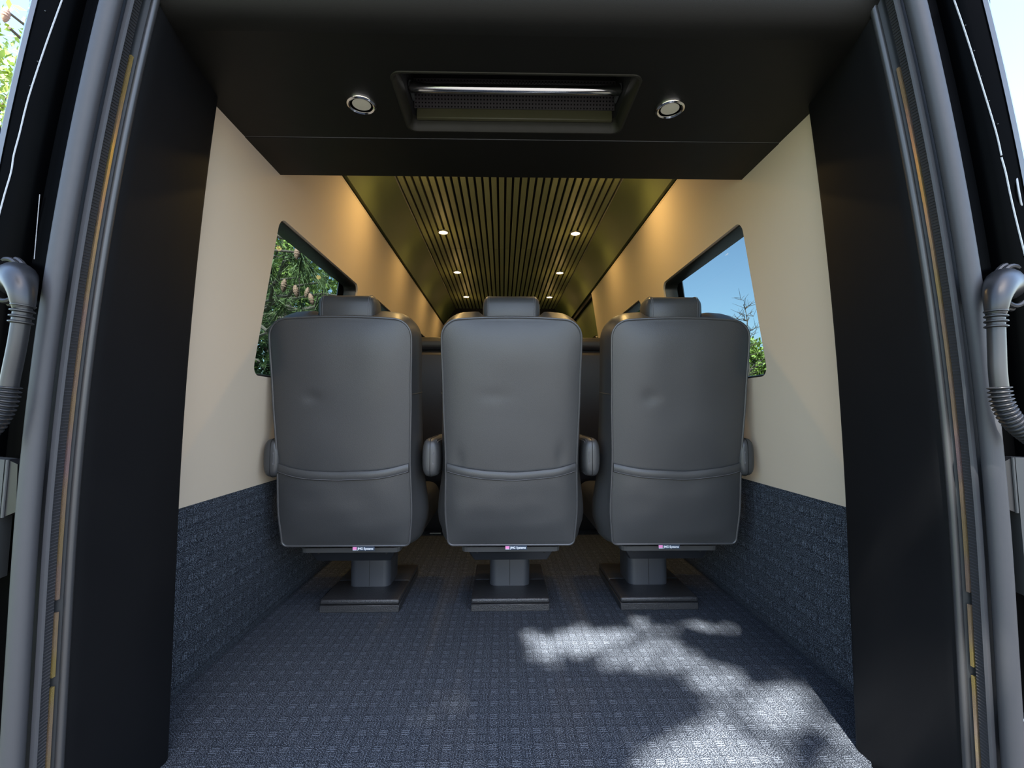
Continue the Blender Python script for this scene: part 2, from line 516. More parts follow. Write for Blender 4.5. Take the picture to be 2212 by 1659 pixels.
# ------------------------------------------------------------------ black soffit above the rear opening
SZ = 1.43
def soff_w(z): return wall_x(z) + 0.01
t3 = thing('trim_3', (0, 1.08, SZ), 'black vinyl soffit box across the van above the rear opening', kind='structure')
lo = t3.location
prof = [(0.835, SZ), (0.815, SZ + .002), (0.797, SZ + .010), (0.784, SZ + .022), (0.775, SZ + .040), (0.772, SZ + .06), (0.772, 1.96), (0.835, 1.96)]
MB().loft([[(x, a, b) for a, b in prof] for x in (-0.74, -0.4, 0, 0.4, 0.74)], True, True, True).build('edge_roll', 'panel_vinyl', t3, lo)
f = lambda a, b, t: (a, b, SZ + t)
VENT = (-0.269, 0.264, 0.934, 1.136)
mb = MB(); plate(mb, [(-.712, .835), (.712, .835), (.712, 1.1695), (-.712, 1.1695)], [rrect(*VENT, 0.022)], f, 0.0, 0.012)
mb.build('soffit_panel', 'panel_vinyl', t3, lo, smooth=False)
mb = MB().rbox(-0.712, 0.712, 1.1715, 1.366, SZ - .001, SZ + .012, 0.002, 2)
mb.build('soffit_panel', 'panel_vinyl', t3, lo, smooth=False)
mb = MB().rbox(-0.70, 0.70, 1.350, 1.366, SZ + .012, 1.864, 0.001, 1)
mb.build('front_board', 'panel_vinyl', t3, lo, smooth=False)
MB().tube([(x, 1.1708, SZ + .0005) for x in (-.705, 0, .705)], 0.0008, 6).build('seam_welt', 'thread', t3, lo)
MB().rbox(-.74, .74, .80, 1.36, 1.90, 1.93, .002, 1).build('top_board', 'gap_black', t3, lo, smooth=False)

vt = thing('air_vent', (0, 1.035, SZ), 'recessed rectangular air vent with chrome bar and perforated plate in the soffit', 'vent')
lo = vt.location
def vr(e, z, r): return [(a, b, z) for a, b in rrect(VENT[0] + e, VENT[1] - e, VENT[2] + e, VENT[3] - e, r)]
mb = MB().loft([vr(-.004, SZ + .001, .024), vr(-.003, SZ - .002, .024), vr(.001, SZ - .002, .022), vr(.006, SZ + .003, .018), vr(.010, SZ + .014, .014), vr(.012, SZ + .03, .012)])
mb.build('vent_lip', 'lip_trim', vt, lo)
mb = MB().loft([vr(.012, SZ + .03, .012), vr(.012, SZ + .13, .012)], True, False, True)
mb.build('vent_box', 'gap_black', vt, lo)
mb = MB().rbox(VENT[0] + .022, VENT[1] - .022, 1.112, 1.1235, SZ + .018, SZ + .044, .002, 1)
mb.build('sill_strip', 'sill_trim', vt, lo)
# perforated plate: real square holes
NX, NZ = 62, 8
x0, x1, z0, z1 = VENT[0] + .016, VENT[1] - .016, SZ + .046, SZ + .112
cx, cz = (x1 - x0) / NX, (z1 - z0) / NZ
xs = [x0]; zs = [z0]
for i in range(NX): xs += [x0 + (i + .3) * cx, x0 + (i + .7) * cx]
for i in range(NZ): zs += [z0 + (i + .3) * cz, z0 + (i + .7) * cz]
xs.append(x1); zs.append(z1)
vv = [(x, 1.117 - (z - z0) * .25, z) for z in zs for x in xs]
ff = []
for j in range(len(zs) - 1):
    for i in range(len(xs) - 1):
        if i % 2 == 1 and j % 2 == 1: continue
        k = j * len(xs) + i
        ff.append((k, k + 1, k + len(xs) + 1, k + len(xs)))
MB().add(vv, ff).build('perforated_plate', 'grille_black', vt, lo, smooth=False)
pb = at_y(1112, 191, 1.055)
MB().tube([(x, 1.055, pb[2]) for x in (VENT[0] + .013, VENT[0] + .02, 0, VENT[1] - .02, VENT[1] - .013)], [.007, .0125, .0125, .0125, .007], 20).build('chrome_bar', 'chrome', vt, lo)
for x in (VENT[0] + .018, VENT[1] - .018):
    MB().rbox(x - .004, x + .004, 1.045, 1.10, pb[2] - .004, pb[2] + .012, .002, 1).build('bar_bracket', 'steel_grey', vt, lo)
mb = MB()
for i in range(60):
    x = VENT[0] + .02 + i * (VENT[1] - VENT[0] - .04) / 59
    mb.rbox(x - .0011, x + .0011, .955, 1.06, SZ + .105, SZ + .109, 0, 1)
tag(mb.build('filter_ribs', 'grille_black', vt, lo, smooth=False), kind='stuff')

def downlight(loc, name, label, group, lit, R):
    t = thing(name, loc, label, 'light', group)
    z = loc[2]
    MB().lathe([(R * .72, z - .001), (R * .74, z - .006), (R * .84, z - .008), (R * .95, z - .006), (R, z - .001), (R * .98, z + .004), (R * .7, z + .004)], (loc[0], loc[1], 0)).build('bezel', 'chrome' if not lit else 'metal_trim', t, loc)
    MB().lathe([(R * .74, z), (R * .71, z - .003), (R * .4, z - .0045), (0.001, z - .005)], (loc[0], loc[1], 0)).build('lens', 'lamp_glow' if lit else 'grain_lens', t, loc)
    if lit:
        for nm, kind, e, dz in (('downlight_beam', 'SPOT', lit, -.012), ('downlight_spill', 'POINT', lit * .045, -.14)):
            l = bpy.data.lights.new(nm, kind)
            l.energy = e; l.color = (1.0, 0.64, 0.22); l.shadow_soft_size = .02
            if kind == 'SPOT': l.spot_size = math.radians(152); l.spot_blend = 1.0
            o = bpy.data.objects.new(nm, l); COL.objects.link(o); o.parent = t; o.location = (0, 0, dz)
    else:
        MB().lathe([(R * .76, z - .0035), (R * .79, z - .0065), (R * .82, z - .0035)], (loc[0], loc[1], 0)).build('inner_ring', 'gap_black', t, loc)
    return t
for s, w in ((-1, 'left'), (1, 'right')):
    downlight((s * .358, 1.034, SZ - .0005), 'soffit_light', 'unlit round chrome downlight in the black soffit, %s of the vent' % w, 'soffit downlights', 0, .0345)
for (x, y), w in zip(((-.41, 2.02), (.425, 2.02), (-.405, 2.856), (.428, 2.856), (-.398, 3.69), (.432, 3.69), (-.388, 4.49), (.430, 4.49)),
                     ('hidden pair above the soffit, left', 'hidden pair above the soffit, right', 'nearest pair, left', 'nearest pair, right', 'middle pair, left', 'middle pair, right', 'farthest pair, left', 'farthest pair, right')):
    downlight((x, y, 1.8475), 'ceiling_light', 'glowing warm round ceiling downlight among the slats, ' + w, 'ceiling downlights', 9.0 if y < 2.5 else 4.9, .037)

# ------------------------------------------------------------------ rear opening: pillar covers, seals, painted jambs
ZS = list(np.linspace(-0.06, 1.62, 29))
for s, side, num in ((-1, 'left', 1), (1, 'right', 2)):
    rings = []
    for z in ZS:
        xi, xo = pill_x(z), open_x(z)
        rings.append([(s * a, b, z) for a, b in ((.875, 1.025), (xi + .012, 1.025), (xi + .003, 1.022), (xi, 1.013), (xi * .6 + xo * .4 + .001, .93), (xo - .001, .815), (xo + .001, .798),
                                               (xo + .006, .786), (xo + .014, .778), (xo + .026, .776), (xo + .036, .782), (.875, .80))])
    pc = tag(MB().loft(rings, True, True, True).build('trim_%d' % num, 'pillar_vinyl'), 'black vinyl cover of the %s rear pillar' % side, kind='structure')
    MB().tube([(s * (open_x(z) + .0045), .7885, z) for z in ZS], .0065, 10).build('edge_highlight', 'edge_highlight', pc)  # added bead standing in for the highlight on the cover's rounded edge
    MB().loft([[(s * (open_x(z) + a), b, z) for a, b in ((.006, .784), (.011, .7785), (.020, .7755), (.028, .7765), (.02, .785))] for z in ZS], True, True, True).build('edge_return', 'pillar_edge', pc)
    # painted jamb
    jp = [(.030, .800), (.030, .772), (.036, .768), (.085, .776), (.105, .772), (.112, .752), (.125, .744), (.150, .738), (.160, .744), (.166, .760), (.168, .86), (.11, .86)]
    zj = list(np.linspace(-0.25, 1.75, 41))
    jb = MB().loft([[(s * (open_x(z) + a), b, z) for a, b in jp] for z in zj], True, True, True).build('jamb', 'body_paint')
    jb.name = 'trim_%d' % (8 if s < 0 else 9)
    tag(jb, 'glossy black painted door jamb at the %s rear corner' % side, kind='structure')
    jo = thing('trim_%d' % (10 if s < 0 else 11), (s * .8, .74, 0), 'glossy black outer corner edge of the van body, %s' % side, kind='structure')
    MB().loft([[(s * (open_x(z) + a), b, z) for a, b in ((.146, .737), (.152, .7345), (.160, .739), (.168, .758), (.172, .80), (.172, .86), (.166, .86), (.15, .745))] for z in zj], True, True, True).build('corner_edge', 'body_paint_outer', jo, jo.location)
    # rubber seal round the opening
    sl = thing('door_seal', (s * .745, .75, -.06), 'long grey rubber door seal with ribbed lip beside the %s pillar' % side, 'seal', 'rubber door seals')
    lo = sl.location
    bulb = []
    for k in range(14):
        a = 2 * math.pi * k / 14
        bulb.append((.025 + .0135 * math.cos(a) + (.003 if math.cos(a) > 0 else 0), .7365 + .0125 * math.sin(a)))
    zz = list(np.linspace(-0.08, 1.51, 45))
    MB().loft([[(s * (open_x(z) + a), b, z) for a, b in bulb] for z in zz], True, True, True).build('seal_bulb', 'rubber', sl, lo)
    MB().loft([[(s * (open_x(z) + a), b, z) for a, b in ((.006, .7475), (.004, .751), (.0065, .7535), (.012, .7525), (.012, .7475))] for z in zz], True, True, True).build('seal_lip', 'rubber', sl, lo)
    MB().loft([[(s * (open_x(z) + a), b, z) for a, b in ((.008, .7535), (.008, .7685), (.012, .7705), (.024, .770), (.024, .7535))] for z in zz], True, True, True).build('seal_grip', 'rubber_dark', sl, lo)
    mb = MB()
    for z in np.arange(-.06, 1.5, .0052):
        x = open_x(z) + .008
        mb.add([(s * (x - .0012), .7545, z), (s * (x - .0012), .768, z + .001), (s * (x + .001), .768, z + .0026), (s * (x + .001), .7545, z + .0016)], [(0, 1, 2, 3)])
    tag(mb.build('seal_ribs', 'rubber', sl, lo, smooth=False), kind='stuff')
    # plated flange seen in the slot between pillar cover and seal
    fl = thing('metal_flange', (s * .75, .773, .05), 'thin gold and pink plated metal strip in the slot by the %s pillar' % side, 'metal strip', 'plated flanges')
    lo = fl.location
    for za, zb in ((.42, 1.33), (.30, .40), (.10, .285), (.02, .085)):
        zl = np.linspace(za, zb, 12)
        MB().loft([[(s * (open_x(z) + a), b, z) for a, b in ((.0072, .7714), (.0072, .7765), (.012, .7765), (.012, .7714))] for z in zl], True, True, True).build('strip', 'gold_strip', fl, lo, smooth=False)

# ------------------------------------------------------------------ seams, conduits and hinges on the jambs
JPROF = [(.030, .770), (.036, .768), (.085, .776), (.105, .772), (.112, .752), (.125, .744), (.150, .738), (.160, .744), (.166, .760)]
def on_jamb(x, y):
    Y = .76
    for _ in range(25):
        p = at_y(x, y, Y)
        dx = min(max(abs(p[0]) - open_x(p[2]), .03), .166)
        Y = .5 * Y + .5 * float(np.interp(dx, [q[0] for q in JPROF], [q[1] for q in JPROF]))
    return tuple(at_y(x, y, Y - .0005))
def px_path(pts, Y): return [tuple(at_y(x, y, Y)) for x, y in pts]
def smooth_path(pts, n):
    P = [Vector(p) for p in pts]; out = []
    for i in range(len(P) - 1):
        p0, p1, p2, p3 = P[max(i - 1, 0)], P[i], P[i + 1], P[min(i + 2, len(P) - 1)]
        for k in range(n):
            t = k / n
            out.append(0.5 * (2 * p1 + (p2 - p0) * t + (2 * p0 - 5 * p1 + 4 * p2 - p3) * t * t + (3 * p1 - p0 - 3 * p2 + p3) * t ** 3))
    out.append(P[-1])
    return out
jamb = {-1: bpy.data.objects['trim_8'], 1: bpy.data.objects['trim_9']}
SEAMS = {-1: [([(137, -8), (98, 100), (62, 210), (42, 290), (30, 335), (24, 372), (10, 420), (-6, 480)], .0012),
              ([(86, 420), (79, 500), (74, 560)], .0006)],
         1: [([(2058, -8), (2085, 70), (2115, 165), (2150, 280), (2163, 336)], .0013),
             ([(2163, 340), (2172, 372), (2182, 420), (2196, 480), (2216, 560)], .0014),
             ([(2192, 352), (2197, 390), (2206, 440), (2216, 480)], .0014)]}
for s in (-1, 1):
    for pts, r in SEAMS[s]:
        q = smooth_path([on_jamb(*p) for p in pts], 5)
        MB().tube(q, r, 6).build('sealant_bead', 'sealant', jamb[s])
    for px in ([(98, 24), (82, 133), (66, 186)] if s < 0 else [(2085, 55), (2104, 110), (2118, 165), (2136, 218), (2155, 268)]):
        p = on_jamb(*px)
        MB().lathe([(.0012, 0), (.0008, -.001)], p, 'y', 8).build('weld_dot', 'steel_grey', jamb[s])
# folded bracket where the right jamb steps
p = at_y(2185, 345, .757)
MB().rbox(p[0] - .016, p[0] + .022, .752, .766, p[2] - .018, p[2] + .016, .004, 2).build('fold_bracket', 'brushed_black', jamb[1])
p = at_y(20, 300, .757)
MB().rbox(p[0] - .03, p[0] + .004, .748, .766, p[2] - .05, p[2] + .02, .006, 2).build('fold_bracket', 'body_paint', jamb[-1])

def conduit(s, side, path, boot):
    c = smooth_path(px_path(path, .695), 10)
    t = thing('door_conduit', c[0], 'black corrugated cable conduit with elbow boot on the %s jamb' % side, 'cable conduit', 'door cable conduits')
    lo = t.location
    # elbow boot: rounded hood with an oval flange against the jamb
    b = [Vector(at_y(x, y, Y)) for x, y, Y in boot]
    bs = smooth_path(b, 8)
    m = len(bs) - 1
    rad = [.0118 + .0165 * (1 - i / m) ** 0.9 for i in range(m + 1)]
    MB().tube(bs, rad, 18).build('elbow_boot', 'conduit_plastic', t, lo)
    fc = b[0]
    for rr_, yy in ((.0, .003), (-.004, -.004)):
        ring = [(fc.x + (.027 + rr_) * math.cos(a), fc.y + yy - .012, fc.z - .004 + (.038 + rr_) * math.sin(a)) for a in np.linspace(0, 2 * math.pi, 33)[:-1]]
        MB().tube(ring, .0042, 8, closed=True).build('flange_ring', 'conduit_plastic', t, lo)
    k1, k2 = 4, len(c)
    nst = 24
    MB().tube(c[:nst + 1], .0108, 14).build('sleeve', 'conduit_plastic', t, lo)
    for i in range(4):
        q = c[0] + (c[10] - c[0]) * (i * .16 - .05)
        d = (c[10] - c[0]).normalized()
        MB().tube([q - d * .0022, q - d * .0008, q + d * .0008, q + d * .0022], [.0118, .0142, .0142, .0118], 14).build('cuff_ring', 'conduit_plastic', t, lo)
    # corrugated hose
    dense = smooth_path(c[nst:], 6)
    acc, pts, rr = 0.0, [], []
    for i in range(1, len(dense)):
        acc += (dense[i] - dense[i - 1]).length
        pts.append(dense[i]); rr.append(.0125 + .0022 * math.sin(acc / .0062 * 2 * math.pi))
    MB().tube(pts, rr, 14).build('corrugated_hose', 'conduit_plastic', t, lo, angle=80)
conduit(-1, 'left', [(50, 664), (38, 740), (24, 810), (12, 868), (-12, 915), (-50, 950)], [(36, 606, .764), (38, 600, .735), (43, 606, .709), (48, 630, .697), (51, 668, .695)])
conduit(1, 'right', [(2151, 676), (2153, 745), (2156, 812), (2165, 868), (2188, 910), (2230, 945)], [(2168, 618, .764), (2168, 612, .735), (2161, 618, .709), (2154, 642, .697), (2151, 680, .695)])

def slab(q, d, s, Y=.735):
    P = [at_y(x, y, Y) for x, y in q]
    return MB().loft([[tuple(p) for p in P], [(p[0] + s * d * .2, p[1] + d, p[2]) for p in P]], True, True, True)
def hinge(s, plate_px, bar_px, Y=.735):
    t = slab(plate_px, .028, s).build('door_hinge', 'brushed_black', jamb[s], smooth=False)
    slab(bar_px, .024, s).build('hinge_leaf', 'steel_grey', t, smooth=False)
    e = [at_y(*plate_px[1], Y - .001), at_y(*plate_px[2], Y - .001)]
    MB().tube([tuple(e[0]), tuple(e[1])], .0022, 8).build('plate_edge', 'steel_grey', t)
hinge(-1, [(38, 1003), (17, 993), (5, 1118), (34, 1106)], [(10, 993), (-30, 990), (-60, 1260), (-14, 1255)])
hinge(1, [(2164, 1000), (2187, 988), (2197, 1108), (2172, 1098)], [(2193, 988), (2240, 990), (2262, 1300), (2220, 1290)])
lh = slab(((2198, 1558), (2230, 1552), (2236, 1650), (2206, 1650)), .025, 1).build('door_catch', 'brushed_black', jamb[1], smooth=False)
MB().tube([tuple(at_y(2198, 1558, .7345)), tuple(at_y(2212, 1555, .7345))], .0018, 8).build('catch_edge', 'sealant', lh)

# ------------------------------------------------------------------ seats
def lerp_tab(tab, z):
    if z <= tab[0][0]: return tab[0][1]
    for (a, p), (b, q) in zip(tab, tab[1:]):
        if z <= b:
            t = (z - a) / (b - a); t = t * t * (3 - 2 * t)
            return p + (q - p) * t
    return tab[-1][1]
def seat_outline(tab, z0, z1, rt, rb, n=60, dip=0.0):
    """closed outline (x,z), mirrored; half widths from tab, corner radii rt (top) rb (bottom)"""
    half = []
    w0 = lerp_tab(tab, z0 + rb)
    w1 = lerp_tab(tab, z1 - rt)
    for k in range(8): half.append((k / 8 * (w0 - rb), z0))
    for k in range(7):
        a = math.radians(-90 + 90 * k / 7)
        half.append((w0 - rb + rb * math.cos(a), z0 + rb + rb * math.sin(a)))
    for k in range(22):
        z = z0 + rb + (z1 - rt - z0 - rb) * k / 22
        half.append((lerp_tab(tab, z), z))
    for k in range(11):
        a = math.radians(90 * k / 11)
        half.append((w1 - rt + rt * math.cos(a), z1 - rt + rt * math.sin(a) ** 0.9))
    for k in range(12):
        x = (w1 - rt) * (1 - k / 12)
        half.append((x, z1 + .006 * (1 - (x / (w1 - rt)) ** 2) - dip / (1 + math.exp((x - .098) / .004))))
    half.append((0, z1 + .006 - dip))
    return half + [(-x, z) for x, z in half[-2:0:-1]]
REAR_TAB = [(.28, .208), (.40, .216), (.55, .213), (.78, .219), (.95, .223), (1.05, .222)]
GUS_TAB = [(.25, .218), (.37, .254), (.55, .236), (.80, .234), (.98, .236), (1.06, .234)]
Z0, Z1 = 0.280, 1.013
def back_y(z):                                  # world Y of the flat rear panel: slight recline towards the camera
    return 1.560 - 0.103 * (z - Z0) / (Z1 - Z0)

def make_seat(cx, label, arms, seed, tagdx, folds):
    t = thing('captain_seat', (cx, 1.90, 0), label, 'seat', 'row of three captain seats')
    lo = t.location
    W = lambda x, y, z: (cx + x, y, z)
    R = seat_outline(REAR_TAB, Z0, Z1, .060, .018)
    G = seat_outline(GUS_TAB, Z0 - .012, Z1 + .041, .092, .05, dip=.020)
    zc = (Z0 + Z1) / 2
    hz = (Z1 - Z0) / 2
    def surf(x, z):
        u = min(abs(x) / lerp_tab(REAR_TAB, z), 1); v = min(abs(z - zc) / hz, 1)
        b = .021 * (1 - u ** 4) * (1 - v ** 6)
        b += .0028 * (1 - u ** 2) * (1 - v ** 4) * mnoise.noise(Vector((x * 7 + seed, z * 7, seed * 1.7)))
        for fx, fz, sx, sz, am in folds:
            b -= am * math.exp(-((x - fx) / sx) ** 2 - ((z - fz) / sz) ** 2)
        return back_y(z) - b
    rings = []
    for sc in list(np.linspace(.02, .94, 38)) + [.965, .982, .995]:
        rings.append([W(x * sc, surf(x * sc, zc + (z - zc) * sc), zc + (z - zc) * sc) for x, z in R])
    rings.append([W(x, back_y(z) + .001, z) for x, z in R])
    for k in (.06, .2, .4, .6, .8, .93, 1.0):
        rg = []
        for (x, z), (gx, gz) in zip(R, G):
            e = math.sin(min(k * 1.25, 1) * math.pi / 2)
            rg.append(W(x + (gx - x) * e, back_y(z) + .002 + .115 * k, z + (gz - z) * e))
        rings.append(rg)
    for sc, dy in ((.97, .128), (.9, .136), (.7, .130), (.4, .118), (.1, .115)):
        rings.append([W(x * sc, back_y(z) + dy, zc + (z - zc) * sc) for x, z in G])
    mb = MB().loft(rings, True, True, True)
    bk = mb.build('backrest', 'seat_leather', t, lo, angle=75)
    MB().tube([W(x, back_y(z) - .0005, z) for x, z in R], .0036, 8, closed=True).build('piping', 'piping', bk, lo)
    for s in (-1, 1):
        pts = []
        for k in np.linspace(0.02, 1, 12):
            e = math.sin(min(k * 1.25, 1) * math.pi / 2)
            x = lerp_tab(REAR_TAB, .775); g = lerp_tab(GUS_TAB, .775)
            pts.append(W(s * (x + (g - x) * e + .0006), back_y(.775) + .002 + .115 * k, .775 + .012 * k))
        MB().tube(pts, .0015, 6).build('side_seam', 'seat_leather', bk, lo)
    # map pocket over the lower back
    def ztop(u): return .524 + .026 * u * u + .004 * mnoise.noise(Vector((u * 2, seed, 0)))
    NU, NV = 28, 14
    grid = []
    for j in range(NV + 1):
        row = []
        for i in range(NU + 1):
            u = -1 + 2 * i / NU
            zt = ztop(u)
            z = Z0 + .012 + (zt - Z0 - .012) * j / NV
            x = u * (lerp_tab(REAR_TAB, z) - .006)
            e = (1 - u ** 6) * min(1, j / 3)
            wr = .0035 * mnoise.noise(Vector((x * 9 + seed * 3, z * 16, seed))) * e
            row.append(W(x, surf(x, z) - .0015 - .0055 * e - wr, z))
        grid.append(row)
    back = [[(p[0], p[1] + .003, p[2]) for p in row] for row in grid]
    vs_ = [p for row in grid for p in row] + [p for row in back for p in row]
    n1 = NU + 1; tot = n1 * (NV + 1); fs_ = []
    for j in range(NV):
        for i in range(NU):
            k = j * n1 + i
            fs_ += [(k, k + 1, k + n1 + 1, k + n1), (tot + k + n1, tot + k + n1 + 1, tot + k + 1, tot + k)]
    for i in range(NU):
        fs_ += [(i, i + 1, tot + i + 1, tot + i), (NV * n1 + i, NV * n1 + i + 1, tot + NV * n1 + i + 1, tot + NV * n1 + i)]
    for j in range(NV):
        fs_ += [(j * n1, (j + 1) * n1, tot + (j + 1) * n1, tot + j * n1), (j * n1 + NU, (j + 1) * n1 + NU, tot + (j + 1) * n1 + NU, tot + j * n1 + NU)]
    pk = MB().add(vs_, fs_).build('seat_pocket', 'seat_leather', t, lo)
    hem = []
    for i in range(NU + 1):
        u = -1 + 2 * i / NU
        zt = ztop(u); x = u * (lerp_tab(REAR_TAB, zt) - .004)
        e = 1 - u ** 6
        y = surf(x, zt - .012) - .002 - .0055 * e
        hem.append([W(x, y + a, zt + b) for a, b in ((.003, .003), (-.003, .0035), (-.0055, .001), (-.0048, -.012), (-.0045, -.023), (-.0015, -.026), (.003, -.026))])
    MB().loft(hem, True, True, True).build('pocket_hem', 'seat_leather', pk, lo, angle=60)
    MB().tube([(h[4][0], h[4][1] - .0004, h[4][2]) for h in hem], .0007, 5).build('stitching', 'thread', pk, lo)
    # headrest
    hx = .095
    hb = []
    for x, sc in ((-hx, .55), (-hx + .004, .8), (-hx + .012, .95), (-hx + .02, 1), (hx - .02, 1), (hx - .012, .95), (hx - .004, .8), (hx, .55)):
        hb.append([W(x, 1.555 + (a - 1.555) * sc, 1.050 + (b - 1.050) * sc) for a, b in
                   [(1.555 + .052 * math.copysign(abs(math.cos(q)) ** .55, math.cos(q)), 1.050 + .056 * math.copysign(abs(math.sin(q)) ** .55, math.sin(q))) for q in np.linspace(0, 2 * math.pi, 29)[:-1]]])
    hr = MB().loft(hb, True, True, True).build('headrest', 'seat_leather', t, lo, angle=60)
    for s in (-1, 1):
        for xx in (.074, .079):
            ring = [W(s * xx, 1.555 + .0525 * math.copysign(abs(math.cos(q)) ** .55, math.cos(q)), 1.050 + .0565 * math.copysign(abs(math.sin(q)) ** .55, math.sin(q))) for q in np.linspace(0, 2 * math.pi, 41)[:-1]]
            MB().tube(ring, .0008, 5, closed=True).build('stitching', 'thread', hr, lo)
        MB().tube([W(s * .04, 1.555, .97), W(s * .04, 1.555, 1.03)], .006, 10).build('headrest_post', 'chrome', t, lo)
    # cushion
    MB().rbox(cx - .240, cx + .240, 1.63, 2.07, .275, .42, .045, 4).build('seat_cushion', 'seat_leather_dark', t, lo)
    # arm rests
    for s in arms:
        ax = s * (.231 if abs(cx) > .1 else .263)
        prof = []
        for q in np.linspace(0, 2 * math.pi, 29)[:-1]:
            prof.append((.029 * math.copysign(abs(math.cos(q)) ** .6, math.cos(q)), .0625 * math.copysign(abs(math.sin(q)) ** .75, math.sin(q))))
        rg = []
        for y, sc in ((1.5080, .12), (1.5090, .45), (1.5120, .70), (1.5180, .86), (1.5280, .96), (1.5420, 1), (1.70, 1), (1.84, .98), (1.86, .85), (1.87, .5)):
            rg.append([W(ax + a * (sc if sc < 1 else 1), y, .570 + b * (sc ** .6)) for a, b in prof])
        am = MB().loft(rg, True, True, True).build('armrest', 'seat_leather', t, lo, angle=70)
        def seam(dx, r, nm, mat):
            pts = []
            for (y, sc) in ((1.70, 1), (1.5420, 1), (1.5280, .96), (1.5180, .86), (1.5120, .7), (1.5090, .45)):
                h = .0625 * (1 - min(abs(dx) / (.031 * sc + 1e-6), .97) ** 3.2) ** .45
                pts.append(W(ax + dx * sc, y - .0006, .570 + h * sc ** .6 + .0006))
            low = [W(ax + dx * .6, 1.5080, .570 + q) for q in (.02, 0, -.02)]
            pts2 = [(p[0], p[1], 1.14 - p[2]) for p in pts[::-1]]
            MB().tube(pts + low + pts2, r, 5).build(nm, mat, am, lo)
        seam(.0, .0011, 'seam', 'gap_black')
        seam(-s * .018, .0008, 'stitching', 'thread')
        seam(-s * .022, .0008, 'stitching', 'thread')
        MB().lathe([(.02, -.03), (.02, .03)], W(ax - s * .03, 1.66, .55), 'x', 14).build('arm_pivot', 'tray_black', t, lo)
    # slide tray, pedestal, base
    def taper(y0, y1, z0, z1, wa, wb, dy, nm, mat, r=.006):
        rings = []
        for z, w, d in ((z0, wa, dy), (z1, wb, 0)):
            rings.append([W(a, b, z) for a, b in rrect(-w, w, y0 + d, y1 - d, r, 3)])
        return MB().loft(rings, True, True, True).build(nm, mat, t, lo, smooth=False)
    taper(1.598, 2.08, .246, .262, .166, .168, .002, 'tray_lip', 'tray_lip', .02)
    tb = taper(1.625, 2.06, .208, .246, .128, .150, .012, 'slide_tray', 'tray_black')
    for s in (-1, 1):
        MB().lathe([(.004, -.001), (.004, .002)], W(s * .115, 1.629, .236), 'y', 10).build('bolt', 'gap_black', tb, lo)
    MB().loft([[W(a, b, z) for a, b in rrect(-.078, .078, 1.838, 2.0, .028, 5)] for z in (.045, .208)], True, True, True).build('pedestal', 'pedestal_paint', t, lo)
    MB().tube([W(0, 1.8378, z) for z in (.048, .206)], .0008, 5).build('seam', 'gap_black', t, lo)
    MB().rbox(cx - .142, cx + .142, 1.716, 2.10, 0, .026, .002, 1).build('base_plate', 'powder_coat', t, lo)
    MB().rbox(cx - .142, cx + .142, 1.716, 1.909, .027, .046, .007, 3).build('base_cover', 'powder_coat', t, lo)
    MB().rbox(cx - .142, cx + .142, 1.9105, 2.10, .027, .046, .007, 3).build('base_cover', 'powder_coat', t, lo)
    # sewn-in maker's label
    tx = tagdx
    ty = 1.556
    lb = MB().rbox(cx + tx - .036, cx + tx + .036, ty, ty + .0012, 0.2645, .2785, .0004, 1).build('label_tag', 'label_cloth', t, lo, smooth=False)
    MB().rbox(cx + tx - .035, cx + tx - .022, ty - .0006, ty + .0003, .2685, .2768, 0, 1).build('flag_patch', 'label_pink', lb, lo, smooth=False)
    MB().rbox(cx + tx - .035, cx + tx - .022, ty - .0005, ty + .0003, .2665, .2680, 0, 1).build('flag_stripe', 'label_white', lb, lo, smooth=False)
    cu = bpy.data.curves.new('label_text', 'FONT')
    cu.body = 'JMG Systems'
    cu.size = .0098
    cu.offset = .00022
    cu.align_x = 'LEFT'
    tmp = bpy.data.objects.new('label_text', cu)
    COL.objects.link(tmp)
    dg = bpy.context.evaluated_depsgraph_get()
    me = bpy.data.meshes.new_from_object(tmp.evaluated_get(dg))
    bpy.data.objects.remove(tmp)
    wmax = max(q.co.x for q in me.vertices)
    for q in me.vertices:
        q.co = (tx - .019 + q.co.x * (.051 / wmax), ty - .0008 - lo[1], .2685 + q.co.y)
    me.materials.clear(); me.materials.append(M['label_white'])
    to = bpy.data.objects.new('label_text', me)
    COL.objects.link(to); to.parent = lb
    return t
make_seat(-.545, 'black leather captain seat nearest the left wall, seen from behind', (-1,), 1.3, .058, [(-.09, .765, .030, .018, .005), (0, .44, .12, .02, .002)])
make_seat(-.003, 'black leather captain seat in the middle of the row of three', (-1, 1), 4.1, .016, [(-.17, .56, .02, .03, .004), (.16, .575, .02, .035, .004), (-.06, .77, .05, .02, .002)])
make_seat(.540, 'black leather captain seat nearest the right wall, seen from behind', (1,), 7.7, -.018, [(-.10, .765, .03, .02, .004), (.08, .345, .045, .02, .005), (-.04, .47, .10, .02, .003)])

